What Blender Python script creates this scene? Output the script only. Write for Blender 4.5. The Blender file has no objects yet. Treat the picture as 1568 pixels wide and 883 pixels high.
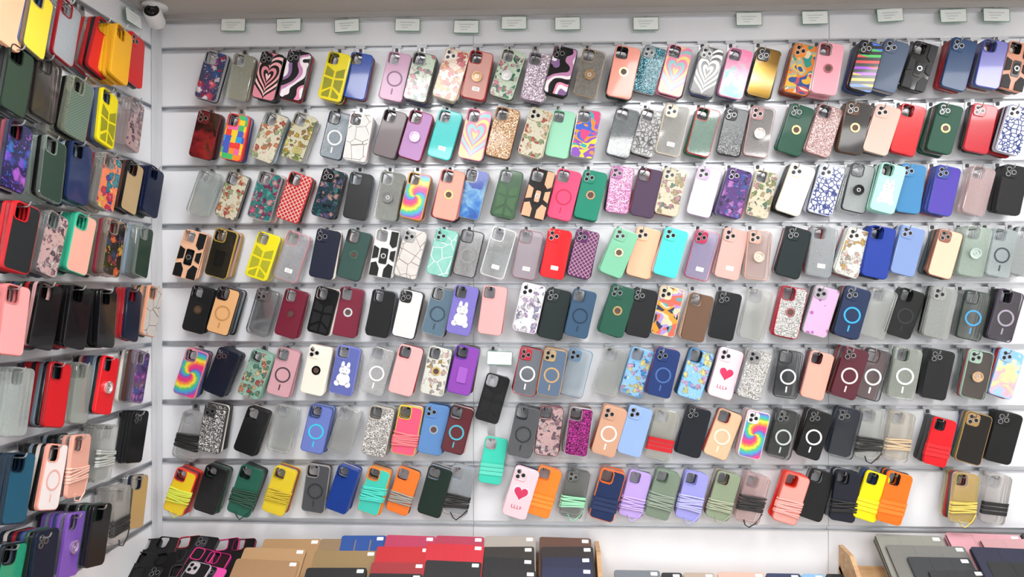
import bpy, math, random
from mathutils import Vector, Matrix, Euler
from mathutils.geometry import tessellate_polygon
random.seed(7)
sc = bpy.context.scene
try:
    sc.view_settings.view_transform = 'Standard'
except Exception: pass
CZ = 1.55; DW = 2.33
# ------------------------------------------------ camera
FP = 1045.0
cam_d = bpy.data.cameras.new('camera'); cam_d.sensor_width = 36; cam_d.lens = 36*FP/1568
cam = bpy.data.objects.new('camera', cam_d); sc.collection.objects.link(cam)
CAMROT = Euler((math.radians(90-.19), 0, math.radians(2.25)))
cam.location = (0, -DW, CZ); cam.rotation_euler = CAMROT
sc.camera = cam
RM = CAMROT.to_matrix(); CP = Vector((0, -DW, CZ))
def on_back(u, v, y=0.0):      # survey measurement -> point on plane parallel to back wall
    d = RM @ Vector((u-784, -(v-441.5), -FP)); t = (y-CP.y)/d.y; return CP+d*t
def on_left(u, v, x):
    d = RM @ Vector((u-784, -(v-441.5), -FP)); t = (x-CP.x)/d.x; return CP+d*t
XL = on_back(240, 400).x
RAILS = [CZ+.82-.204*k for k in range(-0, 12)]
ZC = CZ+.937
# ------------------------------------------------ materials
def lin(h):
    h = h.lstrip('#'); o = []
    for i in (0, 2, 4):
        c = int(h[i:i+2], 16)/255; o.append(c/12.92 if c <= .04045 else ((c+.055)/1.055)**2.4)
    return (*o, 1)
def sat(h, k=1.06):
    c = [int(h[i:i+2], 16) for i in (0, 2, 4)]; g = sum(c)/3
    if g < 45: c = [x*.8 for x in c]; g *= .8
    return ''.join('%02x' % max(0, min(255, round(g+(x-g)*k))) for x in c)
MC = {}
def newmat(name, rough=.4, metal=0, coat=0):
    m = bpy.data.materials.new(name); m.use_nodes = True; nt = m.node_tree
    b = nt.nodes['Principled BSDF']; b.inputs['Roughness'].default_value = rough; b.inputs['Metallic'].default_value = metal
    b.inputs['Coat Weight'].default_value = coat
    b.inputs['Coat Roughness'].default_value = .06
    return m, nt, b
def plain(h, rough=.38, metal=0, coat=0.0, kind='plastic'):
    k = (kind, h, rough, metal, coat)
    if k in MC: return MC[k]
    m, nt, b = newmat(kind+'_'+h, rough, metal, coat); b.inputs['Base Color'].default_value = lin(sat(h) if kind == 'plastic' else h)
    if kind == 'plastic': b.inputs['Specular IOR Level'].default_value = .35
    n = nt.nodes.new('ShaderNodeTexNoise'); n.inputs['Scale'].default_value = 60
    r = nt.nodes.new('ShaderNodeMapRange'); r.inputs[3].default_value = max(0, rough-.06); r.inputs[4].default_value = rough+.06
    nt.links.new(n.outputs[0], r.inputs[0]); nt.links.new(r.outputs[0], b.inputs['Roughness'])
    MC[k] = m; return m
def clear(h, a=.3):
    k = ('clear', h, a)
    if k in MC: return MC[k]
    c = [int(h[i:i+2], 16) for i in (0, 2, 4)]; g = max(c)
    if g > 130: h = ''.join('%02x' % min(255, round(x*250/g)) for x in c)
    m, nt, b = newmat('clear_plastic_'+h, .12); b.inputs['Base Color'].default_value = lin(h)
    tr = nt.nodes.new('ShaderNodeBsdfTransparent'); gl = nt.nodes.new('ShaderNodeBsdfGlossy'); gl.inputs['Roughness'].default_value = .05
    tl = nt.nodes.new('ShaderNodeBsdfTranslucent'); tl.inputs[0].default_value = lin(h); m0 = nt.nodes.new('ShaderNodeMixShader'); m0.inputs[0].default_value = .4
    nt.links.new(b.outputs[0], m0.inputs[1]); nt.links.new(tl.outputs[0], m0.inputs[2])
    lw = nt.nodes.new('ShaderNodeLayerWeight'); lw.inputs[0].default_value = .4
    nz = nt.nodes.new('ShaderNodeTexNoise'); nz.inputs['Scale'].default_value = 25
    ad = nt.nodes.new('ShaderNodeMath'); ad.operation = 'MULTIPLY_ADD'; ad.inputs[1].default_value = .14; nt.links.new(nz.outputs[0], ad.inputs[0]); nt.links.new(lw.outputs['Facing'], ad.inputs[2])
    r = nt.nodes.new('ShaderNodeMapRange'); r.inputs[3].default_value = a-.06; r.inputs[4].default_value = min(1, a+.6)
    nt.links.new(ad.outputs[0], r.inputs[0])
    m1 = nt.nodes.new('ShaderNodeMixShader'); m2 = nt.nodes.new('ShaderNodeMixShader')
    nt.links.new(r.outputs[0], m1.inputs[0]); nt.links.new(tr.outputs[0], m1.inputs[1]); nt.links.new(m0.outputs[0], m1.inputs[2])
    fr = nt.nodes.new('ShaderNodeFresnel'); fr.inputs[0].default_value = 1.6; nt.links.new(fr.outputs[0], m2.inputs[0])
    nt.links.new(m1.outputs[0], m2.inputs[1]); nt.links.new(gl.outputs[0], m2.inputs[2]); nt.links.new(m2.outputs[0], nt.nodes['Material Output'].inputs[0])
    MC[k] = m; return m
CHROME = plain('c9cacd', .34, 1, kind='chrome'); ALU = plain('d6d8dc', .36, .75, kind='aluminium')
DARK = plain('0c0c0e', .2, kind='dark'); GOLD = plain('d8b67c', .25, 1, kind='gold')
class N:
    def __init__(s, nt): s.nt = nt
    def lk(s, v, inp):
        if hasattr(v, 'links'): s.nt.links.new(v, inp)
        else: inp.default_value = v
    def m(s, op, a, b=0.0):
        n = s.nt.nodes.new('ShaderNodeMath'); n.operation = op; s.lk(a, n.inputs[0]); s.lk(b, n.inputs[1]); return n.outputs[0]
    def uv(s, rnd=False, sx=1, sy=1):
        t = s.nt.nodes.new('ShaderNodeTexCoord'); mp = s.nt.nodes.new('ShaderNodeMapping')
        s.nt.links.new(t.outputs['UV'], mp.inputs[0]); mp.inputs['Scale'].default_value = (sx, sy, 1)
        if rnd:
            oi = s.nt.nodes.new('ShaderNodeObjectInfo'); c = s.nt.nodes.new('ShaderNodeCombineXYZ')
            s.lk(s.m('MULTIPLY', oi.outputs['Random'], 17.3), c.inputs[0]); s.lk(s.m('MULTIPLY', oi.outputs['Random'], 31.7), c.inputs[1])
            s.nt.links.new(c.outputs[0], mp.inputs['Location'])
        return mp.outputs[0]
    def xy(s, v):
        n = s.nt.nodes.new('ShaderNodeSeparateXYZ'); s.nt.links.new(v, n.inputs[0]); return n.outputs[0], n.outputs[1]
    def noise(s, v, sc_, det=2, dist=0):
        n = s.nt.nodes.new('ShaderNodeTexNoise'); s.nt.links.new(v, n.inputs['Vector'])
        n.inputs['Scale'].default_value = sc_; n.inputs['Detail'].default_value = det; n.inputs['Distortion'].default_value = dist; return n
    def vor(s, v, sc_, feat='F1', rnd=1, metric=None):
        n = s.nt.nodes.new('ShaderNodeTexVoronoi'); n.feature = feat
        if metric: n.distance = metric
        s.nt.links.new(v, n.inputs['Vector']); n.inputs['Scale'].default_value = sc_; n.inputs['Randomness'].default_value = rnd; return n
    def ramp(s, f, stops, interp='CONSTANT'):
        n = s.nt.nodes.new('ShaderNodeValToRGB'); cr = n.color_ramp; cr.interpolation = interp
        while len(cr.elements) < len(stops): cr.elements.new(.5)
        for e, (p, h) in zip(cr.elements, stops): e.position = p; e.color = lin(sat(h, 1.06))
        s.lk(f, n.inputs[0]); return n.outputs[0]
    def mix(s, f, a, b):
        n = s.nt.nodes.new('ShaderNodeMix'); n.data_type = 'RGBA'; s.lk(f, n.inputs[0])
        s.lk(lin(a) if isinstance(a, str) else a, n.inputs[6]); s.lk(lin(b) if isinstance(b, str) else b, n.inputs[7]); return n.outputs[2]
def even(cols): return [(i/len(cols), c) for i, c in enumerate(cols)]
def pattern(kind, *c):
    k = ('pat', kind)+c
    if k in MC: return MC[k]
    m, nt, b = newmat('case_'+kind+'_'+'_'.join(c[:2]), .22, 0, .3); q = N(nt); out = None
    if kind == 'glitter':
        v = q.vor(q.uv(True), 44); x = q.xy(v.outputs['Color'])[0]
        out = q.ramp(x, [(0, c[0]), (.42, c[1]), (.78, c[2] if len(c) > 2 else 'ffffff')]); b.inputs['Metallic'].default_value = .5
        nm = nt.nodes.new('ShaderNodeNormalMap'); nm.inputs[0].default_value = .6
        fl = nt.nodes.new('ShaderNodeMix'); fl.data_type = 'RGBA'; fl.inputs[0].default_value = .5; fl.inputs[6].default_value = (.5, .5, 1, 1); nt.links.new(v.outputs['Color'], fl.inputs[7])
        nt.links.new(fl.outputs[2], nm.inputs[1]); nt.links.new(nm.outputs[0], b.inputs['Normal'])
    elif kind in ('floral', 'bigfloral'):
        s_ = 4.6 if kind == 'floral' else 3.0
        u = q.uv(True); nz = q.noise(u, 6, 3)
        vm = nt.nodes.new('ShaderNodeVectorMath'); vm.operation = 'MULTIPLY_ADD'; nt.links.new(nz.outputs[1], vm.inputs[0]); vm.inputs[1].default_value = (.35, .35, 0); nt.links.new(u, vm.inputs[2])
        v = q.vor(vm.outputs[0], s_); x = q.xy(v.outputs['Color'])[0]
        col = q.ramp(x, even(c[1:])); d = v.outputs['Distance']
        inside = q.m('LESS_THAN', d, .52); shade = q.ramp(d, [(0, 'ffffff'), (.3, 'd8d8d8'), (.55, '707070')], 'LINEAR')
        mm = nt.nodes.new('ShaderNodeMix'); mm.data_type = 'RGBA'; mm.blend_type = 'MULTIPLY'; mm.inputs[0].default_value = .8; nt.links.new(col, mm.inputs[6]); nt.links.new(shade, mm.inputs[7])
        out = q.mix(inside, c[0], mm.outputs[2])
        v2 = q.vor(vm.outputs[0], 11); sp = q.m('LESS_THAN', v2.outputs['Distance'], .26); spc = q.ramp(q.xy(v2.outputs['Color'])[1], even(c[1:][::-1]))
        out = q.mix(q.m('MULTIPLY', sp, .75), out, spc)
    elif kind == 'heart':
        x, y = q.xy(q.uv()); ax = q.m('ABSOLUTE', x); yy = q.m('SUBTRACT', q.m('ADD', y, .15), q.m('MULTIPLY', q.m('SQRT', ax), .62))
        d = q.m('SQRT', q.m('ADD', q.m('MULTIPLY', x, x), q.m('MULTIPLY', yy, yy)))
        out = q.ramp(d, [(i*.105, c[i % len(c)]) for i in range(9)])
    elif kind == 'swirl':
        x, y = q.xy(q.uv()); nz = q.noise(q.uv(True), .8, 1, .3)
        f = q.m('ADD', q.m('ADD', q.m('MULTIPLY', x, .55), q.m('MULTIPLY', nz.outputs[0], 1.5)), q.m('MULTIPLY', y, -.28))
        out = q.ramp(q.m('FRACT', f), even(c))
    elif kind == 'tiedye':
        x, y = q.xy(q.uv()); a = q.m('ARCTAN2', y, x); r = q.m('SQRT', q.m('ADD', q.m('MULTIPLY', x, x), q.m('MULTIPLY', y, y)))
        nz = q.noise(q.uv(), 6, 3)
        f = q.m('ADD', q.m('ADD', q.m('MULTIPLY', a, .159), q.m('MULTIPLY', r, .6)), q.m('MULTIPLY', nz.outputs[0], .12))
        f = q.m('FRACT', q.m('MULTIPLY', f, 2)); out = q.ramp(f, even(['d8407a', 'e88a3a', 'ecd84a', '58b868', '3fa0c8', '7a58b0', 'd8407a']), 'LINEAR')
    elif kind == 'lines':
        v = q.vor(q.uv(True), 1.9, 'DISTANCE_TO_EDGE'); l = q.m('LESS_THAN', v.outputs[0], .018)
        nz = q.noise(q.uv(True), 3, 3); out = q.mix(l, q.mix(nz.outputs[0], c[0], c[1]), c[2])
    elif kind == 'lace':
        v = q.vor(q.uv(True), 6, 'DISTANCE_TO_EDGE'); l = q.m('LESS_THAN', v.outputs[0], .09); out = q.mix(l, c[0], c[1])
        v2 = q.vor(q.uv(True), 3.2); out = q.mix(q.m('LESS_THAN', v2.outputs[0], .22), out, c[2])
    elif kind == 'mesh':
        x, y = q.xy(q.uv()); s1 = q.m('ABSOLUTE', q.m('SINE', q.m('MULTIPLY', q.m('ADD', x, y), 17))); s2 = q.m('ABSOLUTE', q.m('SINE', q.m('MULTIPLY', q.m('SUBTRACT', x, y), 17)))
        out = q.mix(q.m('LESS_THAN', q.m('MINIMUM', s1, s2), .28), c[0], c[1])
    elif kind == 'weave':
        x, y = q.xy(q.uv()); s1 = q.m('SINE', q.m('MULTIPLY', x, 60)); s2 = q.m('SINE', q.m('MULTIPLY', y, 60))
        out = q.mix(q.m('GREATER_THAN', q.m('MULTIPLY', s1, s2), 0), c[0], c[1])
    elif kind == 'puzzle':
        v = q.vor(q.uv(True), 4, 'F1', .25, 'CHEBYCHEV'); out = q.ramp(q.xy(v.outputs['Color'])[0], even(c))
    elif kind == 'abstract':
        u = q.uv(True); nz = q.noise(u, 1.4, 0, .8); v = q.vor(u, 1.7); f = q.m('FRACT', q.m('ADD', q.m('MULTIPLY', nz.outputs[0], 1.6), q.xy(v.outputs['Color'])[0]))
        out = q.ramp(f, even(c))
    elif kind == 'stripes':
        x, y = q.xy(q.uv()); f = q.m('FRACT', q.m('ADD', q.m('MULTIPLY', y, 4.2), q.m('MULTIPLY', x, -1.0)))
        g = q.m('FRACT', q.m('MULTIPLY', y, .55)); out = q.mix(q.m('LESS_THAN', f, .55), q.ramp(g, even(c)), '0a0a0e')
    elif kind == 'marble':
        u = q.uv(True); x, y = q.xy(q.uv()); nz = q.noise(u, 1.8, 4, 1)
        f = q.m('ADD', q.m('MULTIPLY', y, .28), nz.outputs[0]); out = q.ramp(f, [(.15+.7*i/len(c), h) for i, h in enumerate(c)], 'LINEAR')
    elif kind == 'sheen':
        x, y = q.xy(q.uv()); f = q.m('ADD', q.m('MULTIPLY', y, .42), .5); out = q.ramp(f, [(.05+.8*i/len(c), h) for i, h in enumerate(c)], 'LINEAR'); b.inputs['Metallic'].default_value = .7
    elif kind == 'dots':
        v = q.vor(q.uv(True), 3.3); out = q.mix(q.m('LESS_THAN', v.outputs[0], .3), c[0], c[1])
    elif kind == 'sparkle':
        u = q.uv(True); x, y = q.xy(q.uv()); v = q.vor(u, 26); th = q.m('ADD', .3, q.m('MULTIPLY', y, -.22)); 
        out = q.mix(q.m('LESS_THAN', v.outputs[0], th), c[0], q.ramp(q.xy(v.outputs['Color'])[0], even(c[1:])))
    nt.links.new(out, b.inputs['Base Color']); MC[k] = m; return m
PAT = {
 'fl1': ('bigfloral', '2a3558', 'c8364a', 'e8e6ee', '7a3a78', 'd85a70', '28508a'), 'fl2': ('floral', 'b8c8b4', '4a8a68', 'c87a88', 'd8d0c8', '2c6656'),
 'fl3': ('floral', 'd8c8b8', 'd8702a', 'b83a3a', 'e0a040', 'c8485a'), 'fl4': ('floral', 'c8c4b0', 'c87a50', '98a880', 'd8c0a0', 'b05a50'),
 'fl5': ('floral', 'c0bca4', 'b89840', '7a8a50', 'd0c880', '987a50'), 'fl6': ('floral', '2a6a68', 'b85a78', '489890', '783858', 'c89898'),
 'fl7': ('floral', '1c343c', '3a7070', 'a88880', '5a4a70', '182830'), 'fl8': ('floral', '4c2c70', '985ab0', '3a58a0', 'b87ac0', '2a1848'),
 'fl9': ('floral', 'c8c0a8', '7a8a58', 'b88a90', 'a89870', '5a7a70'), 'fl10': ('floral', 'd0d0c8', 'b89858', 'd8d4cc', 'a09890', 'c8a8a0'),
 'fl11': ('floral', '88bce0', '4890d0', 'd0a8c8', 'e0d890', '68a8e0'), 'fl12': ('floral', '7fa898', 'b87a60', 'c8b890', '487868', 'a04a48'),
 'fl13': ('bigfloral', '101018', 'd86a40', '2a3a58', 'c8a050', '803040'), 'fl14': ('bigfloral', '181a48', '3a48a8', '6a4ab8', '2a6ab0', '9a58b8'),
 'fl15': ('floral', 'e4e0e8', 'a890b8', 'd8d4d8', 'c0b0c8', '9090a8'), 'fl16': ('floral', 'b89898', '7a6070', 'c8b8b8', '987880', '584858'),
 'fl17': ('bigfloral', 'e07a50', '2a8a9a', 'f0d060', 'c83a50', '4a50a0'),
 'ht1': ('heart', 'f0c0c0', '16161a', 'd88a98', '16161a', 'e8a8a8', '16161a'), 'ht2': ('heart', 'e8d880', 'e898b0', '88c8c8', 'e888a8'),
 'ht3': ('heart', '101012', 'f4f4f4'), 'sw1': ('swirl', '101014', 'e898b4', 'f4ecf0', '8a6a98', '101014', '141418', 'c088b0', 'f4ecf0', '202028'),
 'tie': ('tiedye',), 'gdred': ('marble', '181014', '8a1c24', '300c10'),
 'gpk': ('glitter', 'b070a0', 'd888b8', 'fce8f4'), 'glil': ('glitter', 'a090a0', 'c0b0bc', 'f8f0f4'), 'gtan': ('glitter', 'a88060', 'c8a480', 'f8e4cc'),
 'gsil': ('glitter', '888888', 'bcb8b4', 'fcfcf8'), 'ggr': ('glitter', '383838', '8a8a88', 'f0f0f0'), 'gmag': ('glitter', '3c0430', '801860', 'd040b0'),
 'gteal': ('glitter', '184858', '408090', 'a8dce4'), 'gpks': ('glitter', 'a08080', 'c4a4a0', 'f8e8e4'),
 'pz': ('puzzle', 'e84848', '38a0d8', 'f0d040', '48b870', 'e870a8', 'f09038', '4860c0'),
 'ab1': ('abstract', 'd88030', '2a8a80', 'd8c8a8', 'b84858', '2a4a88', 'e0b040', '98a898'), 'ab2': ('abstract', 'f09038', '8858b8', 'f0d040', '38a8b0', 'e05080', '4868c8'),
 'ab3': ('abstract', 'd8c8a8', 'e09838', '303048', '58a0a0', 'd06858', 'a890c8'), 'st': ('stripes', 'e04848', '48c060', '4878e0', 'e8c040', 'a048d0'),
 'mpt': ('marble', '48b8a8', '80c8bc', 'e898b8', 'e880a8'), 'mbl': ('marble', '103a8a', '2a70b8', '78a8c8', '184098'), 'mmin': ('lines', '70b8a8', '98ccc0', 'f0f4f0'),
 'ln1': ('lines', 'd4d4d2', 'e4e4e2', '807870'), 'ln2': ('lines', 'c8c4c0', 'dcd8d4', '806858'),
 'mred': ('mesh', 'b82828', 'd8c8c0'), 'mpur': ('mesh', '5a2058', 'b890a0'), 'lace1': ('lace', 'a0a0a0', '202024', '686870'), 'lace2': ('lace', 'c8ccdc', '2a3a78', 'e8e8f0'),
 'wgr': ('weave', '56585c', '46484c'), 'wbl': ('weave', '5a7484', '486478'), 'wgn': ('weave', '4a5c50', '64766a'),
 'dh': ('dots', 'd0a8cc', 'a060a0'), 'bs': ('sparkle', '7a7e80', '1a1a1c', '303034', 'c0c0c0'), 'rb': ('marble', '98c0e8', 'e8a8b0', 'e8e098', '80b8e0'),
 'gold': ('sheen', '5a4420', 'b89448', 'f0dca0', 'c8a458', '7a5c28'),
}
def solid(tok):
    if tok[0] == '*': return clear(tok[1:], .12)
    if tok[0] == '+': return clear(tok[1:], .28)
    if tok in PAT: return pattern(*PAT[tok])
    return plain(tok, *random.choice([(.34, 0, .2), (.25, 0, .45), (.48, 0, 0), (.36, 0, .1)]))
# ------------------------------------------------ mesh builder
class MB:
    def __init__(s): s.V = []; s.F = []; s.MI = []; s.UV = []; s.sl = []
    def add(s, vs, fs, mat, M=None):
        if mat not in s.sl: s.sl.append(mat)
        mi = s.sl.index(mat); o = len(s.V)
        for v in vs:
            s.UV.append((v[0]/.08, v[1]/.08)); s.V.append(tuple(M @ Vector(v)) if M else tuple(v))
        for f in fs: s.F.append([i+o for i in f]); s.MI.append(mi)
    def obj(s, name, parent=None, smooth=False):
        me = bpy.data.meshes.new(name); me.from_pydata(s.V, [], s.F)
        for m in s.sl: me.materials.append(m)
        me.polygons.foreach_set('material_index', s.MI)
        uvl = me.uv_layers.new(name='UVMap'); vi = [0]*len(me.loops); me.loops.foreach_get('vertex_index', vi)
        uvl.data.foreach_set('uv', [c for i in vi for c in s.UV[i]])
        if smooth: me.polygons.foreach_set('use_smooth', [True]*len(me.polygons))
        me.update()
        o = bpy.data.objects.new(name, me); sc.collection.objects.link(o)
        if parent: o.parent = parent
        return o
def rrect(w, h, r, seg=5, cx=0, cy=0):
    P = []
    for (sx, sy, a0) in ((1, 1, 0), (-1, 1, 90), (-1, -1, 180), (1, -1, 270)):
        for i in range(seg+1):
            a = math.radians(a0+90*i/seg); P.append((cx+sx*(w/2-r)+r*math.cos(a), cy+sy*(h/2-r)+r*math.sin(a)))
    return P
def bridge(a, b, n): return [(a+i, a+(i+1) % n, b+(i+1) % n, b+i) for i in range(n)]
def prism(mb, P, z0, z1, mat, M, both=False):
    n = len(P); vs = [(x, y, z0) for x, y in P]+[(x, y, z1) for x, y in P]
    fs = bridge(0, n, n)+[tuple(range(n, 2*n))]
    if both: fs.append(tuple(range(n-1, -1, -1)))
    mb.add(vs, fs, mat, M)
def ring(mb, cx, cy, r0, r1, z0, z1, mat, M, n=24):
    c = [(math.cos(2*math.pi*i/n), math.sin(2*math.pi*i/n)) for i in range(n)]
    vs = [(cx+r1*x, cy+r1*y, z0) for x, y in c]+[(cx+r1*x, cy+r1*y, z1) for x, y in c]+[(cx+r0*x, cy+r0*y, z1) for x, y in c]+[(cx+r0*x, cy+r0*y, z0) for x, y in c]
    mb.add(vs, bridge(0, n, n)+bridge(n, 2*n, n)+bridge(2*n, 3*n, n), mat, M)
def disc(cx, cy, r, n=20, sx=1, sy=1): return [(cx+sx*r*math.cos(2*math.pi*i/n), cy+sy*r*math.sin(2*math.pi*i/n)) for i in range(n)]
def box(mb, x0, x1, y0, y1, z0, z1, mat, M=None):
    vs = [(x, y, z) for z in (z0, z1) for y in (y0, y1) for x in (x0, x1)]
    mb.add(vs, [(0, 2, 3, 1), (4, 5, 7, 6), (0, 1, 5, 4), (2, 6, 7, 3), (0, 4, 6, 2), (1, 3, 7, 5)], mat, M)
def tube(mb, pts, r, mat, M=None, n=6, closed=False):
    P = [Vector(p) for p in pts]; vs = []; L = len(P)
    for i, p in enumerate(P):
        a = P[(i-1) % L] if (closed or i) else p; b = P[(i+1) % L] if (closed or i < L-1) else p
        t = (b-a).normalized(); up = Vector((0, 1, 0)) if abs(t.y) < .9 else Vector((1, 0, 0))
        s1 = t.cross(up).normalized(); s2 = s1.cross(t)
        for k in range(n):
            an = 2*math.pi*k/n; vs.append(tuple(p+s1*r*math.cos(an)+s2*r*math.sin(an)))
    fs = []
    for i in range(L if closed else L-1):
        j = (i+1) % L
        for k in range(n): fs.append((i*n+k, i*n+(k+1) % n, j*n+(k+1) % n, j*n+k))
    if not closed: fs += [tuple(range(n))[::-1], tuple(range((L-1)*n, L*n))]
    mb.add(vs, fs, mat, M)
CW, CH = .078, .158
TPL = {}
def shell(hole):
    if hole in TPL: return TPL[hole]
    o0 = rrect(CW, CH, .0125); o1 = rrect(CW-.005, CH-.005, .0105); n = len(o0)
    hs = {'sq': (.036, .038, .009, -.0165, .056), 'v': (.02, .04, .008, -.024, .054), 'lens': None}[hole]
    side_v = [(x, y, -.0095) for x, y in o0]+[(x, y, -.0022) for x, y in o0]+[(x*.985, y*.992, -.0006) for x, y in o0]+[(x, y, 0) for x, y in o1]
    side_f = bridge(0, n, n)+bridge(n, 2*n, n)+bridge(2*n, 3*n, n)
    if hs:
        H = rrect(hs[0], hs[1], hs[2], 4, hs[3], hs[4]); k = len(H)
        tri = tessellate_polygon([[Vector((x, y, 0)) for x, y in o1], [Vector((x, y, 0)) for x, y in H]])
        pv = [(x, y, 0) for x, y in o1]+[(x, y, 0) for x, y in H]; pf = []
        for t in tri:
            a, b, c = [Vector(pv[i]) for i in t]
            pf.append(tuple(t) if (b-a).cross(c-a).z > 0 else tuple(t[::-1]))
        H1 = rrect(hs[0]+.005, hs[1]+.005, hs[2]+.0025, 4, hs[3], hs[4])
        lv = [(x, y, 0) for x, y in H1]+[(x, y, .0016) for x, y in H1]+[(x, y, .0016) for x, y in H]+[(x, y, -.002) for x, y in H]
        lf = bridge(0, k, k)+bridge(k, 2*k, k)+bridge(2*k, 3*k, k)
    else:
        pv = [(x, y, 0) for x, y in o1]; pf = [tuple(range(n))]; lv = []; lf = []
    TPL[hole] = (side_v, side_f, pv, pf, lv, lf); return TPL[hole]
def add_case(mb, M, body, plate, hole='sq', lip=None):
    sv, sf, pv, pf, lv, lf = shell(hole)
    mb.add(sv, sf, body, M); mb.add(pv, pf, plate, M)
    if lv: mb.add(lv, lf, lip or body, M)
    else:
        B = rrect(.038, .039, .01, 4, -.0165, .055); B1 = rrect(.035, .036, .009, 4, -.0165, .055); k = len(B)
        mb.add([(x, y, 0) for x, y in B]+[(x, y, .0018) for x, y in B]+[(x, y, .0024) for x, y in B1], bridge(0, k, k)+bridge(k, 2*k, k)+[tuple(range(2*k, 3*k))], lip or body, M)
        for (x, y) in ((-.0245, .063), (-.0245, .047), (-.0085, .055)):
            prism(mb, disc(x, y, .0064, 14), .002, .0027, DARK, M); ring(mb, x, y, .0060, .0072, .002, .0034, CHROME, M, 14)
def heart_poly(cx, cy, s):
    P = []
    for i in range(28):
        t = 2*math.pi*i/28; P.append((cx+s*.0625*16*math.sin(t)**3, cy+s*.0625*(13*math.cos(t)-5*math.cos(2*t)-2*math.cos(3*t)-math.cos(4*t))))
    return P[::-1]
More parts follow.
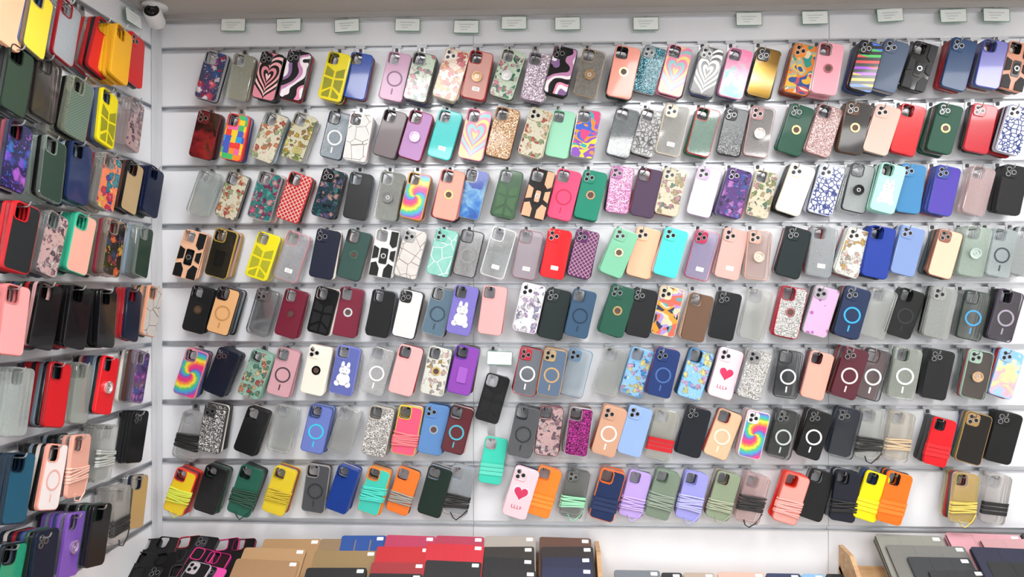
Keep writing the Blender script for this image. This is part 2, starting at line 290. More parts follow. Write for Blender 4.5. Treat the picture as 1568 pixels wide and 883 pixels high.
def features(mb, M, feats, body):
    for f in feats:
        k, _, a = f.partition('=')
        if k == 'm':
            c = plain(a or 'e8e8e8', .4); ring(mb, 0, -.008, .0205, .0258, 0, .0009, c, M, 28); prism(mb, rrect(.0045, .02, .002, 2, 0, -.05), 0, .0009, c, M)
        elif k == 'r':
            c = plain(a, .25, .9) if a else GOLD
            ring(mb, 0, 0, .0095, .0145, 0, .0018, c, M, 22); prism(mb, disc(0, 0, .0096), 0, .0004, plain('5a4440', .4), M)
        elif k == 'o':
            c = plain(a or 'b09070', .22, .7); ring(mb, 0, -.006, .0135, .0172, .003, .0065, c, M, 22); prism(mb, disc(0, -.006, .0165), 0, .003, c, M); ring(mb, 0, -.006, .004, .0062, .003, .005, CHROME, M, 14)
            prism(mb, rrect(.010, .005, .002, 2, 0, .0085), .003, .0075, c, M)
        elif k == 'l':
            prism(mb, rrect(.024, .013, .001, 1, .004, -.045), 0, .0005, plain('f6f6f4', .5), M)
            for j in range(3): prism(mb, rrect(.016, .001, .0004, 1, .004, -.042-.003*j), .0005, .0006, plain('777777', .6), M)
        elif k == 'h':
            prism(mb, heart_poly(0, 0, .027), 0, .001, plain('f8dce4'), M); prism(mb, heart_poly(0, 0, .022), .001, .0018, plain(a or 'c83a60', .25), M)
            for j, x in enumerate((-.014, -.005, .004, .013)):
                c = plain('b02848'); prism(mb, rrect(.0018, .011, .0006, 1, x-.002, -.045), 0, .0006, c, M); prism(mb, rrect(.005, .0018, .0006, 1, x+.001, -.050 if j < 3 else -.045), 0, .0006, c, M)
        elif k == 'b':
            c = plain('f0f0f4', .4)
            for p in (disc(0, -.028, .022, 20, 1, .95), disc(0, 0, .018, 20, 1, .85), disc(-.009, .018, .0055, 14, 1, 2.0), disc(.009, .018, .0055, 14, 1, 2.0), disc(-.018, -.044, .009), disc(.018, -.044, .009)): prism(mb, p, 0, .0016, c, M)
            prism(mb, disc(-.006, .001, .0014, 8), .0016, .002, DARK, M); prism(mb, disc(.006, .001, .0014, 8), .0016, .002, DARK, M)
        elif k == 'a':
            c = plain(a, .4)
            for p in ([(.012, .076), (.036, .076), (.036, .03), (.024, .022), (.012, .034)], [(-.036, .022), (-.018, .014), (-.018, -.016), (-.036, -.022)],
                      [(.036, .016), (.036, -.022), (.02, -.014), (.02, .01)], [(-.036, -.036), (-.02, -.03), (-.008, -.05), (-.008, -.076), (-.036, -.076)],
                      [(.036, -.036), (.036, -.076), (.008, -.076), (.008, -.05), (.02, -.03)]): prism(mb, p, 0, .003, c, M)
            prism(mb, rrect(.026, .052, .005, 3, 0, -.008), 0, .0022, DARK, M); prism(mb, rrect(.016, .036, .004, 3, 0, -.008), .0022, .0038, c, M)
            ring(mb, 0, -.008, .0055, .0085, .0038, .0055, CHROME, M, 16)
        elif k == 'x':
            c = plain(a, .45)
            for sx in (-1, 1):
                prism(mb, [(sx*.004, .016), (sx*.03, .03), (sx*.032, -.0), (sx*.004, -.004)], 0, .0018, c, M)
                prism(mb, [(sx*.004, -.012), (sx*.032, -.008), (sx*.03, -.05), (sx*.004, -.034)], 0, .0018, c, M)
                prism(mb, [(sx*.004, -.042), (sx*.028, -.06), (sx*.028, -.07), (sx*.004, -.07)], 0, .0018, c, M)
        elif k == 's':
            c = plain(a, .6, kind='cord'); rr = random.Random(int(a, 16) % 99+len(mb.V)); y0 = rr.uniform(-.052, -.032)
            nb = rr.choice([6, 7, 8])
            for j in range(nb):
                y = y0+j*.0062; j1 = rr.uniform(-.002, .002); w = CW/2+.002; sl = .003+rr.uniform(-.004, .005)
                tube(mb, [(-w, y-sl, -.004), (-w+.004, y-sl, .0022), (0, y+j1, .0028+.0008*(j % 2)), (w-.004, y+sl, .0022), (w, y+sl, -.004), (w-.006, y+sl, -.012), (-w+.006, y-sl, -.012)], .0031, c, M, 6, True)
            if rr.random() < .5: tube(mb, [(w, y0, 0), (w*.7, -.07, .003), (w*.3, -.090, .001), (0, -.086, -.004), (-.01, -.07, .003)], .002, c, M, 6)
        elif k == 't':   # broad elastic strap
            c = plain(a, .5, kind='strap'); w = CW/2+.0015
            for j in range(3):
                y = -.045+j*.014; P = [(-w, y, -.011), (-w, y, 0), (-w+.003, y, .0025), (w-.003, y+.004, .0025), (w, y+.004, 0), (w, y+.004, -.011)]
                vs = [(p[0], p[1]-.0062, p[2]) for p in P]+[(p[0], p[1]+.0062, p[2]+.0006*j) for p in P]
                mb.add(vs, [(i, i+1, i+7, i+6) for i in range(5)], c, M)
        elif k == 'p':
            prism(mb, rrect(.03, .05, .004, 3, 0, -.015), 0, .003, plain(a, .3), M)
BACKPAL = ['17171a', '1d2740', 'a02028', 'c8a0a0', '55606a', '*c8ccca', '16181a', '2d4a3c', 'e0d8d0', '3c4a7a', '*b8bcbc', '101012', '7a2a38', '8898a8', '141416', '503028']
def stack(parent, base_M, hx, hy, depth_n, tilt, pat, feats, wall_gap, plate_top, pitch=.0095, sc_=1):
    """base_M maps (right, up, out-of-wall) to world; hx,hy = hook rod position on the wall."""
    mb = MB(); T0 = base_M @ Matrix.Translation((hx, hy, 0))
    front = wall_gap + depth_n*pitch
    plate = solid(pat); kf = [f[2:] for f in feats if f.startswith('k=')]
    isclear = pat[0] in '*+'
    if kf: body = solid(kf[0])
    elif pat in PAT: body = clear('d8d8d8', .4) if random.random() < .5 else plain(PAT[pat][1] if len(PAT[pat]) > 1 else 'e0e0e0')
    else: body = plate
    bk = [f[2:] for f in feats if f.startswith('z=')]
    hole = 'lens' if 'c' in feats else ('v' if 'v' in feats else 'sq')
    rx, ry = math.radians(random.gauss(-.3, 1.6)), math.radians(random.gauss(0, 2.4))
    SW = Matrix.Rotation(max(-.045, min(.03, rx)), 4, 'X') @ Matrix.Rotation(max(-.07, min(.07, ry)), 4, 'Y')
    for i in range(depth_n+1):
        t = math.radians(tilt+(random.uniform(-3, 3) if i < depth_n else 0)); z = wall_gap+i*pitch
        s = sc_*(1 if i == depth_n else random.uniform(.95, 1.01))
        hp = Vector((-.019, .067 if hole != 'lens' else .064, 0))
        M = T0 @ Matrix.Translation((0, 0, z)) @ SW @ Matrix.Rotation(-t, 4, 'Z') @ Matrix.Diagonal((s, s, 1, 1)) @ Matrix.Translation(-hp)
        if i == depth_n: add_case(mb, M, body, plate, hole); features(mb, M, [f for f in feats if f[:2] not in ('k=', 'z=') and f not in ('c', 'v')], body)
        else:
            r = random.random()
            if bk: m = solid(bk[0])
            elif isclear: m = clear(pat[1:], .12) if r < .88 or pat[0] == '*' else solid(random.choice(BACKPAL))
            elif r < .42: m = body
            else: m = solid(random.choice(BACKPAL))
            add_case(mb, M, m, m, 'sq')
    # peg hook
    tube(mb, [(0, .001, .0014), (0, 0, front+.012), (0, .003, front+.018), (0, .012, front+.023)], .0020, CHROME, T0, 6)
    prism(mb, rrect(.024, plate_top-hy+.008, .002, 2, 0, (plate_top-hy)/2), .0014, .0034, CHROME, T0, True)
    prism(mb, rrect(.034, .009, .002, 2, 0, plate_top-hy), .0034, .0055, plain('b4b6ba', .4, 1, kind='hook_clip'), T0, True)
    prism(mb, rrect(.010, .012, .002, 2, 0, plate_top-hy-.012), .0034, .0062, plain('3a3a3e', .5, kind='hook_latch'), T0, True)
    return mb.obj('case_stack', parent)
BM = Matrix(((1, 0, 0, 0), (0, 0, -1, 0), (0, 1, 0, 0), (0, 0, 0, 1)))          # back wall frame
LM = Matrix(((0, 0, 1, XL), (1, 0, 0, 0), (0, 1, 0, 0), (0, 0, 0, 1)))          # left wall frame
BACK = '''
323 116 fl1 | 367 118 +c8d4c4 z=8a7868 | 410 118 ht1 c,k=151518 | 451 116 sw1 c,k=151518 | 512 117 e0d020 x=8a8a20 | 548 116 1c469c - | 605 117 c8a0bc m=8a6a88 | 643 118 fl2 k=*a8b8a8 | 690 115 fl3 c | 731 115 c89890 k=a83838,l,o | 777 113 fl2 o=d0d0d0 | 822 118 glil - | 858 110 sw1 c | 903 112 +a8a49c k=a08870,o | 955 110 e89888 r,z=17171a | 994 108 gteal c | 1034 108 ht2 k=f0a0b8 | 1083 110 ht3 c | 1127 112 mpt k=f0a8c8 | 1170 113 gold k=141414,c,z=141414 | 1227 107 ab1 c,z=803020 | 1268 105 e8a8b4 r=d08890 | 1327 103 st c,k=151518 | 1364 102 56647c c | 1408 102 1a1b1e a=2c2d30 | 1468 100 26456e c,z=902830 | 1518 98 7c7cc0 k=5058a8 | 1556 102 d89a80 a=1a1a1c
313 208 gdred c,k=601018 | 359 210 pz - | 412 210 fl4 k=*c0c0b0 | 458 210 fl5 k=*c0c0b0 | 513 207 +b8c4cc k=1a2038,m=e8e8e8 | 548 210 ln1 k=f0f0f0 | 597 205 64585c k=50484c | 636 207 b08ab8 o=c8a0c8,k=903050 | 681 206 28b8b8 l | 727 206 ht2 k=e898b0 | 770 203 gtan - | 820 205 fl4 c | 858 205 98d0b4 - | 897 205 ab2 - | 954 203 +98a0a4 l,k=60686c | 992 203 lace1 - | 1030 200 +b8b8b4 k=d8ccb8,l,c | 1077 202 +8a9c98 k=b03030,z=2d6a48 | 1122 203 bs c,k=303034 | 1163 203 +b4b0b0 k=b08a8a,o=d8c8c0,c | 1219 200 1c4a3a r,c | 1262 200 gpks - | 1309 197 1c1614 r,c,k=5a4030 | 1350 200 d8b8ac c | 1391 198 d02028 - | 1447 198 1c4a3a r,c | 1501 198 b82030 c,z=17171a | 1553 200 lace2 c
311 295 *d0dcd8 z=*c8d0cc | 355 300 fl4 k=*d0c0b0,z=1d2740 | 405 300 fl6 - | 450 302 mred - | 503 298 fl7 c,k=18181a | 548 300 17181a - | 595 300 +b8b8b4 o=909090 | 636 300 tie k=e0a040 | 687 298 f0a090 r,k=d08078 | 723 297 mbl - | 777 297 3c5a40 x=4a6a4c | 824 297 1c1a1a a=e8a888 | 864 298 f05078 m=c03058 | 904 300 1c8068 r=c8a080,c | 949 292 gpk c | 990 295 4a3850 z=b03040 | 1027 295 fl9 c | 1078 295 e8e8ea c,k=c0a8c8 | 1124 297 fl8 c | 1167 297 fl9 - | 1218 291 e8e0cc c,z=17171a | 1265 292 lace2 c | 1315 288 +8a9090 o=303030,k=303438 | 1360 288 a8e0d0 b | 1395 290 4080b0 c | 1446 293 4838a0 c,k=3a4a90 | 1500 292 +d0b4b4 - | 1550 292 18181a c
291 390 e8b898 a=18181a | 338 388 2a2820 k=b09040,p=1a1a18 | 402 392 e0d428 x=a0a028 | 447 393 +98989c k=c08088,l | 497 390 18203a c | 542 390 38504c r=70a090,k=284038 | 588 388 e0e0de a=1a1a1a | 628 390 ln2 c | 677 388 mmin c | 717 388 +e0e0e0 k=1a1a1c,m=909090 | 763 387 +e0e4e4 k=e8e8e8,l | 808 390 +b0a0a8 k=906870,l | 851 390 d81820 c,l | 893 390 mpur c | 947 388 78b898 r=d8c8a8,c | 985 388 f0b898 c | 1027 388 50d0c8 c | 1075 392 +a090b8 k=b03050,l,c | 1120 390 d0a8a0 l,c | 1161 392 +b89c94 c,k=c8a090,o=e0c8b8 | 1215 388 18282a c | 1259 385 +a8b4b8 l | 1306 388 fl10 c | 1346 386 1c3890 - | 1390 385 7890c0 c | 1447 390 e0c0a8 k=8a5a48,c | 1494 385 +a0b0a4 o=c0d0c8 | 1535 387 +808888 m=404448 | 1570 385 +c0c8c8 -
303 474 1c1c1e r | 342 476 d8a878 m=b88858,k=181818 | 401 480 +4a4e50 c | 445 480 6a1c30 r=8a4a58 | 494 476 17181a x=202124 | 533 478 701c34 r=e0e0e0 | 582 480 18181a - | 624 482 d8d8d8 c,k=18181a | 671 477 wbl m=384858 | 708 475 7870b8 b | 754 475 e8a8a8 - | 810 473 fl15 c,k=e8e4ea | 849 482 1c2a2a c | 889 480 34506a m=203448 | 945 477 1c5040 r,c | 982 480 181a1e c | 1022 478 ab3 c | 1068 486 6a5040 z=d8b8a0 | 1111 485 1c1e20 c | 1158 482 *d0d4c8 - | 1210 478 gsil r=c08080,k=a02838 | 1257 478 dh c | 1305 480 1a2a4a m=38a0d0,c | 1346 480 *d0d4cc - | 1388 480 1c1e1e m=303234 | 1440 480 +d0d4d0 c | 1491 483 +384838 k=283830,m=4898c8 | 1541 483 +68606c k=504858,m=a098a8,z=17171a
292 571 tie k=d88a90 | 338 571 101c30 c | 391 573 fl12 - | 434 570 c89ca4 m=504048,k=b08890 | 484 568 ece8dc r=202020,c | 528 567 6068a8 b,k=7880c8 | 578 568 +b0b0b0 m=f0f0f0 | 621 567 e8b0b0 - | 668 568 fl10 r=d8c080 | 709 567 8848a8 p=a060c0,k=6838a0 | 808 570 +787c84 k=a82838,m=f0f0f0,c,z=17171a | 845 572 5a6c84 k=b09870,m=c0a070,c | 882 572 +a0b0bc k=607c98,c | 936 570 *d0d4cc - | 976 570 fl11 k=80b0d8 | 1016 572 1c3468 m=4868a0,c | 1065 573 fl11 k=4080b0,z=203850 | 1111 573 f0d0d8 h,c | 1155 575 gsil c | 1207 573 +404448 m=e0e0e0,k=282a2c | 1252 575 e8a898 z=50202a | 1302 573 501828 m=e0d0d0,c | 1337 573 +30343a m=f0f0f0,k=1c1c20 | 1386 572 +b8bcb4 m=f0f0f0 | 1437 575 1a1c1e c | 1496 575 +4a7060 k=98b0a0,o=d0b090,c | 1540 573 rb k=90b8e0,c
288 668 *a8a8a8 s=151515 | 325 655 ggr c | 385 660 131416 - | 432 657 *d0d4d0 - | 485 655 6878b8 m=40c0d8,k=485898 | 527 660 *d4d6d2 - | 578 660 gsil k=b0a8a0 | 623 658 e85878 s=f07880,k=d8c040 | 664 655 5c84b8 r=c0d0e0,c | 700 658 582028 m=50b0c0,k=401820 | 802 653 wgr m=303234 | 841 658 fl16 k=704850 | 886 660 gmag - | 933 655 c89c84 m=f0e8e0,c | 972 660 90acd8 c | 1015 667 *b8b8a8 t=c81020 | 1062 662 1c202a c | 1107 665 e0b898 m=f0e0d0,k=c8a080 | 1155 667 tie c | 1200 667 +303838 m=c0c8c8,c | 1247 667 18181a m=f0f0f0,c | 1295 665 +1a2c48 c,z=142038 | 1334 665 *b8bab4 s=202020 | 1378 668 *c0b8a8 s=c8b090 | 1440 677 d01420 t=e02028,z=3a3a3c | 1490 672 1c1814 c,k=a08050 | 1538 672 151618 c
275 753 e8c830 s=d8e050,k=d84030 | 322 750 121214 - | 375 752 1c5848 s=204838,z=102820 | 427 752 d8c030 s=c8b028 | 483 740 wgr m=303234 | 524 745 1c3c88 - | 572 752 40c0b0 s=48d0c0,k=e08838 | 617 752 e87828 s=98948c | 665 745 143028 k=101c18 | 702 750 +a0a0a0 s=202020 | 797 750 e8c8d0 h,c | 833 753 f88020 t=ff9030 | 880 757 +304840 s=98d8b0,c | 930 758 142850 t=182c58,k=e06828 | 973 757 b8a0e0 s=c0a8e8 | 1015 758 788878 s=8a988a | 1060 760 9898d8 s=b0b0e8 | 1108 760 8a9880 s=a0a890 | 1153 765 +c0a0a0 s=202020 | 1212 764 f0a098 s=f0a8a0,k=e06050,z=e02818 | 1250 755 131416 - | 1295 755 1c2030 s=18181c | 1335 760 f0d810 t=f8e020 | 1370 762 f87010 t=ff8020 | 1477 762 +d8c840 s=d8c060 | 1527 765 *b0aca8 t=202022
754 610 17181a x=222326
755 705 40c8b0 t=60d8c0
'''
def mkempty(name):
    e = bpy.data.objects.new(name, None); sc.collection.objects.link(e); return e
for ri, l in enumerate(BACK.strip().split('\n')):
    par = mkempty('phone_case_row')
    for it in l.split('|'):
        tk = it.split(); x, y, pat = float(tk[0]), float(tk[1]), tk[2]; feats = [] if len(tk) < 4 or tk[3] == '-' else tk[3].split(',')
        n = random.choice([2, 3, 3, 4, 4, 5]); gap = .026+random.uniform(0, .006)
        if x > 1290: n += 1
        if ri > 7: n = 1
        if pat[0] == '*': n = min(n, 3)
        front = gap+n*.0095; c = on_back(x, y, -front); tilt = random.gauss(14, 2.8)+(3 if x < 480 else 0)
        s = random.uniform(.98, 1.07); t = math.radians(tilt); px, py = -.019*s, .067*s
        hx = c.x+px*math.cos(t)+py*math.sin(t); hy = c.z-px*math.sin(t)+py*math.cos(t)
        rt = RAILS[ri] if ri < 8 else (RAILS[5] if ri == 8 else RAILS[6])
        if rt < hy+.006: hy = rt-.006
        stack(par, BM, hx, hy, n, tilt, pat, feats, gap, rt, sc_=s)
LEFT = '''
20 20 e8b090 - | 60 34 e0c840 k=*d0c080 | 104 48 +90989c k=8a2028 | 158 72 c82828 k=a01c20 | 186 82 e0a828 - | 208 92 d83030 c
28 122 2c3c30 k=202c24 | 72 135 +504840 k=302a28 | 122 165 wgn k=*c0c8b0 | 165 180 e0d020 x=8a8a20 | 207 190 fl16 k=*c0b0b0
28 238 fl14 k=181c40 | 80 258 243830 k=*b0c0b8 | 122 264 1c2c50 - | 168 278 fl17 k=*d0d0c8 | 204 286 b8a078 k=18181a | 236 292 182448 -
35 362 23282a k=b82028 | 82 372 fl16 k=*b0b0b0 | 126 372 e8a898 k=40b090 | 176 378 fl13 k=*c0b0a0 | 222 384 1e3c34 k=*b0c0b8
22 488 e8a0a0 k=c87878 | 72 480 151618 - | 120 484 141416 - | 165 486 16181c - | 203 480 1a2440 z=a02028 | 235 475 ln2 k=e0a080
28 605 *c0c8c4 k=*c8d0cc | 88 600 c01820 k=901018 | 126 600 *b8c0b8 - | 166 588 d82028 o=f0e0e0 | 216 575 fl8 k=*b0a0b8
28 745 1c5068 k=102c40 | 82 728 e8e0e0 k=e8a090,m=e0b0a8 | 122 708 e0a898 s=e8b8a8 | 165 692 *c0c4c0 s=b8bcb8 | 212 665 17181a c
15 850 2c9070 k=101820 | 68 825 142038 c | 114 815 7c58b0 o=c8b0d8 | 152 792 16181a - | 186 782 *b8b4b0 s=303030 | 212 757 b89868 k=*c8c0b0
'''
for ri, l in enumerate(LEFT.strip().split('\n')):
    par = mkempty('side_wall_phone_case_row')
    for it in l.split('|'):
        tk = it.split(); x, y, pat = float(tk[0]), float(tk[1]), tk[2]; feats = [] if len(tk) < 4 or tk[3] == '-' else tk[3].split(',')
        n = random.choice([6, 7, 8, 9]); gap = .024; pitch = .0105
        if x > 195: n = random.choice([3, 4])
        if pat[0] == '*': n = min(n, 5)
        front = gap+n*pitch; c = on_left(x, y, XL+front); tilt = random.gauss(13, 2); t = math.radians(tilt)
        px, py = -.019, .067; hx = c.y+px*math.cos(t)+py*math.sin(t); hy = c.z-px*math.sin(t)+py*math.cos(t)
        if hx > -.075: hx = -.075
        rt = RAILS[ri]
        if rt < hy+.006: hy = rt-.006
        stack(par, LM, hx, hy, n, tilt, pat, feats, gap, rt, pitch=pitch, sc_=1.04)
# ------------------------------------------------ room
WALL, nt, b = newmat('slatwall_white_laminate', .26); q = N(nt)
tc = nt.nodes.new('ShaderNodeTexCoord'); nz = q.noise(tc.outputs['Object'], 3, 3); nt.links.new(q.ramp(nz.outputs[0], [(0, 'e9ebf0'), (1, 'f1f2f6')], 'LINEAR'), b.inputs['Base Color'])
PAINT = plain('b8b1ac', .8, kind='ceiling_paint'); WHITEP = plain('e2e2e2', .6, kind='wall_paint'); SEAM = plain('8a8c90', .5, kind='seam')
FLOOR, nt, b = newmat('floor_tiles', .3); q = N(nt); tc = nt.nodes.new('ShaderNodeTexCoord')
bk = nt.nodes.new('ShaderNodeTexBrick'); bk.offset = 0; nt.links.new(tc.outputs['Object'], bk.inputs[0]); bk.inputs['Scale'].default_value = 1; bk.inputs['Brick Width'].default_value = .6; bk.inputs['Row Height'].default_value = .6
bk.inputs['Mortar Size'].default_value = .004; bk.inputs['Color1'].default_value = lin('c4c0b8'); bk.inputs['Color2'].default_value = lin('ccc8c0'); bk.inputs['Mortar'].default_value = lin('808080'); nt.links.new(bk.outputs[0], b.inputs['Base Color'])
XR = 2.6; YB = -4.2
def slatwall(name, M, x0, x1, seams):
    mb = MB(); g = .0075; edges = [ZC-.022]+RAILS+[0.05]
    xs = [x0]+seams+[x1]
    for i in range(len(xs)-1):
        a, c = xs[i]+(.0008 if i else 0), xs[i+1]-(.0008 if i < len(xs)-2 else 0)
        for k in range(len(edges)-1):
            top = edges[k]-(g if k else .004); bot = edges[k+1]+g
            if bot < .06: bot = .06
            if top > bot: box(mb, a, c, bot, top, -.016, 0, WALL, M)
        box(mb, a, c, 0, ZC, -.03, -.016, SEAM, M)
        for r in RAILS:
            if r < .1: continue
            box(mb, a, c, r-g, r+g, -.0155, -.013, ALU, M)
            box(mb, a, c, r+g-.0016, r+g, -.013, .0012, ALU, M); box(mb, a, c, r-g, r-g+.0016, -.013, .0012, ALU, M)
            box(mb, a, c, r-g-.004, r-g+.0004, 0, .0012, ALU, M); box(mb, a, c, r+g-.0004, r+g+.003, 0, .0012, ALU, M)
    return mb.obj(name)
s1, s2 = on_back(725, 440).x, on_back(1269, 440).x
slatwall('wall_back', BM, XL, XR, [s1, s2])
slatwall('wall_left', LM, YB, 0, [-1.22, -2.44])
def boxobj(name, x0, x1, y0, y1, z0, z1, mat):
    mb = MB(); box(mb, x0, x1, y0, y1, z0, z1, mat); return mb.obj(name)
boxobj('ceiling', XL-.05, XR+.05, YB-.05, .05, ZC, ZC+.05, PAINT)
boxobj('floor', XL-.05, XR+.05, YB-.05, .05, -.05, 0, FLOOR)
boxobj('wall_right', XR, XR+.05, YB, 0, 0, ZC, WHITEP)
# unseen wall behind the camera; opening added to let in frontal sky light
mb = MB(); wx0, wx1, wz0, wz1 = -.95, 2.3, .35, 2.3
box(mb, XL, wx0, YB-.05, YB, 0, ZC, WHITEP); box(mb, wx1, XR, YB-.05, YB, 0, ZC, WHITEP); box(mb, wx0, wx1, YB-.05, YB, 0, wz0, WHITEP); box(mb, wx0, wx1, YB-.05, YB, wz1, ZC, WHITEP)
mb.obj('wall_front')
mb = MB(); fm = plain('3a3c40', .4, 0, kind='window_frame')  # added frame for the fill-light opening; mullions streak the reflections
box(mb, wx0, wx1, YB-.04, YB-.0, wz0, wz0+.05, fm); box(mb, wx0, wx1, YB-.04, YB-.0, wz1-.05, wz1, fm)
for i in range(5):
    x = wx0+(wx1-wx0-.06)*i/4; box(mb, x, x+.06, YB-.04, YB, wz0+.05, wz1-.05, fm)
mb.obj('window_1')
boxobj('ground', -12, 14, -24, YB-.05, -.1, -.05, plain('9a9894', .8, kind='pavement'))  # unseen street surface outside the added opening
mb = MB(); tg = plain('b4b0ae', .6, kind='trim_paint')
box(mb, XL, XR, -.012, -.0, ZC-.03, ZC-.018, ALU); box(mb, XL, XR, -.02, 0, ZC-.018, ZC, tg); mb.obj('trim_1')
mb = MB(); box(mb, XL, XL+.012, YB, -.02, ZC-.03, ZC-.018, ALU); box(mb, XL, XL+.02, YB, -.02, ZC-.018, ZC, tg); mb.obj('trim_2')
mb = MB(); cwm = plain('d8dade', .35, kind='corner_strip'); box(mb, XL+.0015, XL+.004, -.034, -.0015, .06, ZC-.02, cwm); box(mb, XL+.0015, XL+.02, -.004, -.0015, .06, ZC-.02, cwm); mb.obj('trim_3')
# ------------------------------------------------ price tags
def tag(u, v, back=True, w=.086, h=.046, rot=0):
    mb = MB(); p = on_back(u, v, -.02) if back else on_left(u, v, XL+.02)
    F = BM @ Matrix.Translation((p.x, p.z, .02)) if back else LM @ Matrix.Translation((p.y, p.z, .02))
    F = F @ Matrix.Rotation(math.radians(rot), 4, 'Z') @ Matrix.Rotation(math.radians(-6), 4, 'X')
    prism(mb, rrect(w, h, .003, 2), -.001, 0, plain('3c8a68', .4, kind='tag_edge'), F, True); prism(mb, rrect(w-.0035, h-.0035, .002, 2), 0, .0004, plain('f8fcfa', .2, kind='tag_card'), F)
    for j in range(3): prism(mb, rrect(w*.6-.014*j, .003, .001, 1, -.004*j, .008-.009*j), .0004, .0006, plain('ccd8d8', .5, kind='tag_print'), F)
    box(mb, -.006, .006, h/2-.008, h/2+.006, -.018, -.001, CHROME, F)
    return mb.obj('price_tag')
for i, (u, v) in enumerate([(357, 38), (442, 38), (531, 39), (624, 38), (714, 41), (787, 35), (869, 36), (989, 36), (1147, 29), (1248, 27), (1363, 23), (1460, 24), (1526, 23), (765, 548)]):
    tag(u, v, rot=random.uniform(-3, 3))
tag(205, 28, False)
# ------------------------------------------------ security camera
mb = MB(); p = on_back(228, 6, -.1); Mc = Matrix.Translation((p.x+.02, -.1, ZC-.03)); wp = plain('e8e8e8', .3)
def lathe(mb, prof, M, mat, n=24):
    vs = []; 
    for r, z in prof:
        for i in range(n): a = 2*math.pi*i/n; vs.append((r*math.cos(a), r*math.sin(a), z))
    fs = []
    for j in range(len(prof)-1): fs += bridge(j*n, (j+1)*n, n)
    mb.add(vs, fs, mat, M)
lathe(mb, [(.001, .03), (.04, .03), (.04, .02), (.012, .016), (.012, -.005)], Mc, wp)
Mh = Mc @ Matrix.Translation((0, 0, -.012)) @ Matrix.Rotation(math.radians(70), 4, 'X') @ Matrix.Rotation(math.radians(12), 4, 'Y')
lathe(mb, [(.001, -.03), (.024, -.03), (.028, -.022), (.028, .03), (.024, .034)], Mh, wp); lathe(mb, [(.024, .034), (.022, .031), (.012, .031), (.011, .034), (.0, .035)], Mh, DARK)
mb.obj('security_camera', smooth=True)
# ------------------------------------------------ display counter with folio cases
WOOD, nt, b = newmat('light_wood', .45); q = N(nt); tc = nt.nodes.new('ShaderNodeTexCoord'); mp = nt.nodes.new('ShaderNodeMapping'); mp.inputs['Scale'].default_value = (2, 14, 14); nt.links.new(tc.outputs['Object'], mp.inputs[0])
nz = q.noise(mp.outputs[0], 3, 4, 1); nt.links.new(q.ramp(nz.outputs[0], [(.3, 'a88058'), (.7, 'c8a478')], 'LINEAR'), b.inputs['Base Color'])
SL = math.radians(38)
def slant(x, y, z):   # frame: X right, Y up the slope (toward wall), Z normal
    ux = Vector((1, 0, 0)); uy = Vector((0, math.cos(SL), math.sin(SL))); uz = ux.cross(uy)
    return Matrix(((ux.x, uy.x, uz.x, x), (ux.y, uy.y, uz.y, y), (ux.z, uy.z, uz.z, z), (0, 0, 0, 1)))
def bin_(name, u0, u1, ztop=CZ-.895):
    mb = MB(); x0, x1 = on_back(u0, 850, -.15).x, on_back(u1, 850, -.15).x
    Mt = slant(0, -.03, ztop-.03)
    box(mb, x0, x1, -.46, 0, -.016, 0, WOOD, Mt)
    box(mb, x0, x1, -.47, -.455, -.016, .07, WOOD, Mt)
    for x in (x0, x1-.014): 
        vs = [(x+dx, yy, zz) for dx in (0, .014) for yy, zz in ((-.02, ztop+.035), (-.10, ztop+.03), (-.42, ztop-.26), (-.42, .25), (-.02, .25))]
        mb.add(vs, [(0, 1, 2, 3, 4), (9, 8, 7, 6, 5)]+[(i, (i+1) % 5, 5+(i+1) % 5, 5+i) for i in range(5)], WOOD)
    box(mb, x0+.014, x1-.014, -.40, -.03, .25, .27, WOOD); 
    for x in (x0+.01, x1-.05):
        for y in (-.40, -.06): box(mb, x, x+.04, y, y+.03, 0, .26, WOOD)
    return mb.obj(name)
bin_('wooden_display_bin', 186, 922); bin_('wooden_display_bin', 1312, 1760)
def folio(mb, u0, u1, v, yb, col, rot=0, h=.2, layers=1):
    a, c = on_back(u0, v, yb), on_back(u1, v, yb); w = c.x-a.x; m = plain(col, .55, kind='leatherette'); md = plain('2a2624', .7, kind='lining')
    P = rrect(w, h, .008, 3, 0, -h/2)
    for L in range(layers):
        M = slant((a.x+c.x)/2, yb, a.z) @ Matrix.Translation((0, 0, -.0155*L)) @ Matrix.Rotation(math.radians(rot*(1-.6*L)), 4, 'Z')
        prism(mb, P, -.013, -.0105, m, M, True); prism(mb, rrect(w-.004, h-.004, .006, 3, 0, -h/2), -.0105, -.0025, md, M); prism(mb, P, -.0025, 0, m, M, True)
        for j in range(3):
            ww = w/3-.004; prism(mb, rrect(ww, h-.008, .003, 2, -w/2+w/6+w/3*j, -h/2), 0, .0006, m, M)
        prism(mb, rrect(.022, .012, .001, 1, w/2-.02, -.012), .0006, .001, plain('f0f0f0', .6, kind='label'), M)
FOL = '''
405 492 824 -.05 a8845c | 492 590 824 -.05 8c7458 | 524 592 819 -.04 1f4a90 | 592 668 819 -.045 b03458 | 668 742 820 -.045 a83450 | 742 820 820 -.04 a09890 | 826 905 822 -.04 5a3c30
375 470 838 -.09 b08c64 | 484 578 842 -.09 907850 | 578 662 836 -.085 b82028 | 654 742 832 -.08 c02030 | 740 818 836 -.08 2a2420 | 828 908 836 -.08 241c1c
362 460 856 -.13 a07c58 | 570 652 860 -.13 982830 | 652 738 858 -.13 16161a | 742 818 853 -.12 121216 | 830 906 852 -.12 161c3c
470 562 868 -.16 141416 | 566 648 877 -.17 121214 | 752 822 872 -.16 16161a | 830 908 868 -.16 1a2244
'''
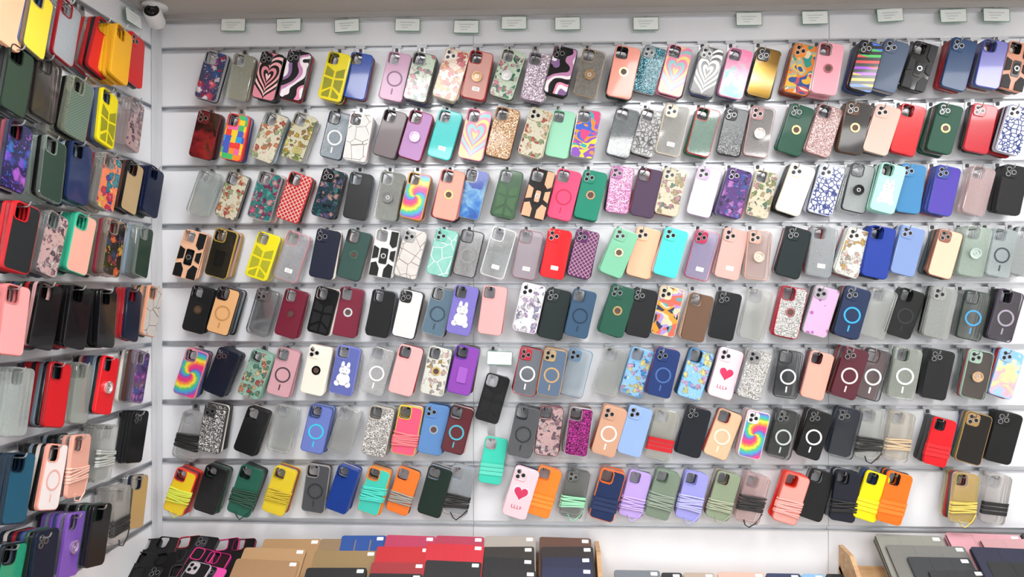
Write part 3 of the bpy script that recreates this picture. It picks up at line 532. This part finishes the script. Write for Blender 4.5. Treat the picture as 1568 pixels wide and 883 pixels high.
FOLR = '''
1340 1440 818 -.045 84847c | 1448 1560 816 -.045 c8929c | 1562 1680 816 -.045 303030
1356 1476 834 -.085 6c6c68 | 1500 1600 824 -.08 b88c90
1388 1484 852 -.125 282c30 | 1486 1600 838 -.115 141834
1420 1506 872 -.165 1e2024 | 1510 1620 860 -.155 141416
'''
for nm, D in (('folio_case_pile', FOL), ('folio_case_pile', FOLR)):
    mb = MB()
    for l in D.strip().split('\n'):
        for it in l.split('|'):
            t = it.split(); folio(mb, float(t[0]), float(t[1]), float(t[2]), float(t[3]), t[4], random.uniform(-2, 2), layers=2 if float(t[3]) > -.06 else 1)
    mb.obj(nm)
mb = MB(); xa, xb = on_back(924, 850, -.15).x, on_back(1308, 850, -.15).x
box(mb, xa, xb, -.40, -.02, CZ-1.19, CZ-1.17, WOOD)
for x in (xa, xb-.03):
    for y in (-.40, -.06): box(mb, x, x+.03, y, y+.03, 0, CZ-1.19, WOOD)
mb.obj('low_shelf')
mb = MB()
for u0, u1, v, col in ((940, 1010, 872, '6a7078'), (1012, 1044, 876, '18181c'), (1046, 1094, 876, 'a89888'), (1098, 1170, 875, 'd0a898'), (1172, 1225, 877, '1c2c50'), (1227, 1262, 878, '7aa8d0'), (1264, 1305, 878, '1c1c1e')):
    folio(mb, u0, u1, v, -.05, col, 0, .17)
mb.obj('folio_case_pile')
mb = MB(); rr = random.Random(3)
for u, v, yb, col, ed, rot in [(205, 826, -.05, '17181a', '17181a', -8), (232, 824, -.05, '141416', '2a2a2c', 6), (262, 822, -.05, '1a1a1c', '1a1a1c', -5), (292, 820, -.05, '181618', 'a02838', 8), (322, 822, -.05, '1c1c20', '303036', -6), (350, 824, -.05, '201820', 'c83878', 10), (376, 824, -.05, '181818', '701838', 5),
        (198, 848, -.10, '141416', '141416', 10), (228, 846, -.10, '1a1b1e', '2c2c2c', -7), (258, 846, -.10, '121214', '121214', 9), (288, 842, -.09, '1c1c1e', '303034', -8), (316, 840, -.09, '18181c', 'd83c80', -12), (340, 846, -.10, '30141c', 'c02878', -10),
        (190, 868, -.14, '161618', '1c1c1c', -4), (222, 866, -.14, '101012', '101012', 8), (252, 868, -.14, '1a1a1c', '1a1a1c', -6), (282, 864, -.14, '16161a', '3a3a3c', 5), (310, 862, -.14, '1c1a1e', 'b8b0b8', -12), (335, 868, -.14, 'd850a0', '18181a', -12)]:
    p = on_back(u, v, yb); M = slant(p.x, yb, p.z) @ Matrix.Rotation(math.radians(rot), 4, 'Z') @ Matrix.Translation((0, -CH/2, rr.uniform(0, .006)))
    add_case(mb, M, plain(ed), plain(col, .3), rr.choice(['sq', 'lens', 'sq']))
mb.obj('loose_phone_case_pile')
# ------------------------------------------------ lights (ceiling panels, rearmost row added for more frontal light)
EM = bpy.data.materials.new('led_panel'); EM.use_nodes = True; nt = EM.node_tree; b = nt.nodes['Principled BSDF']
b.inputs['Emission Color'].default_value = (1, .99, .98, 1); b.inputs['Emission Strength'].default_value = 16
for y in (-1.0, -2.3, -3.5):
    for x in (-.6, .7, 1.9):
        mb = MB(); box(mb, x-.3, x+.3, y-.3, y+.3, ZC-.012, ZC-.0, plain('e8e8e8', .5)); box(mb, x-.285, x+.285, y-.285, y+.285, ZC-.0135, ZC-.0121, EM); mb.obj('ceiling_light_panel')
w = bpy.data.worlds.new('world'); sc.world = w; w.use_nodes = True; w.node_tree.nodes['Background'].inputs[0].default_value = (.88, .94, 1, 1); w.node_tree.nodes['Background'].inputs[1].default_value = 1.1
print('objects', len(bpy.data.objects))
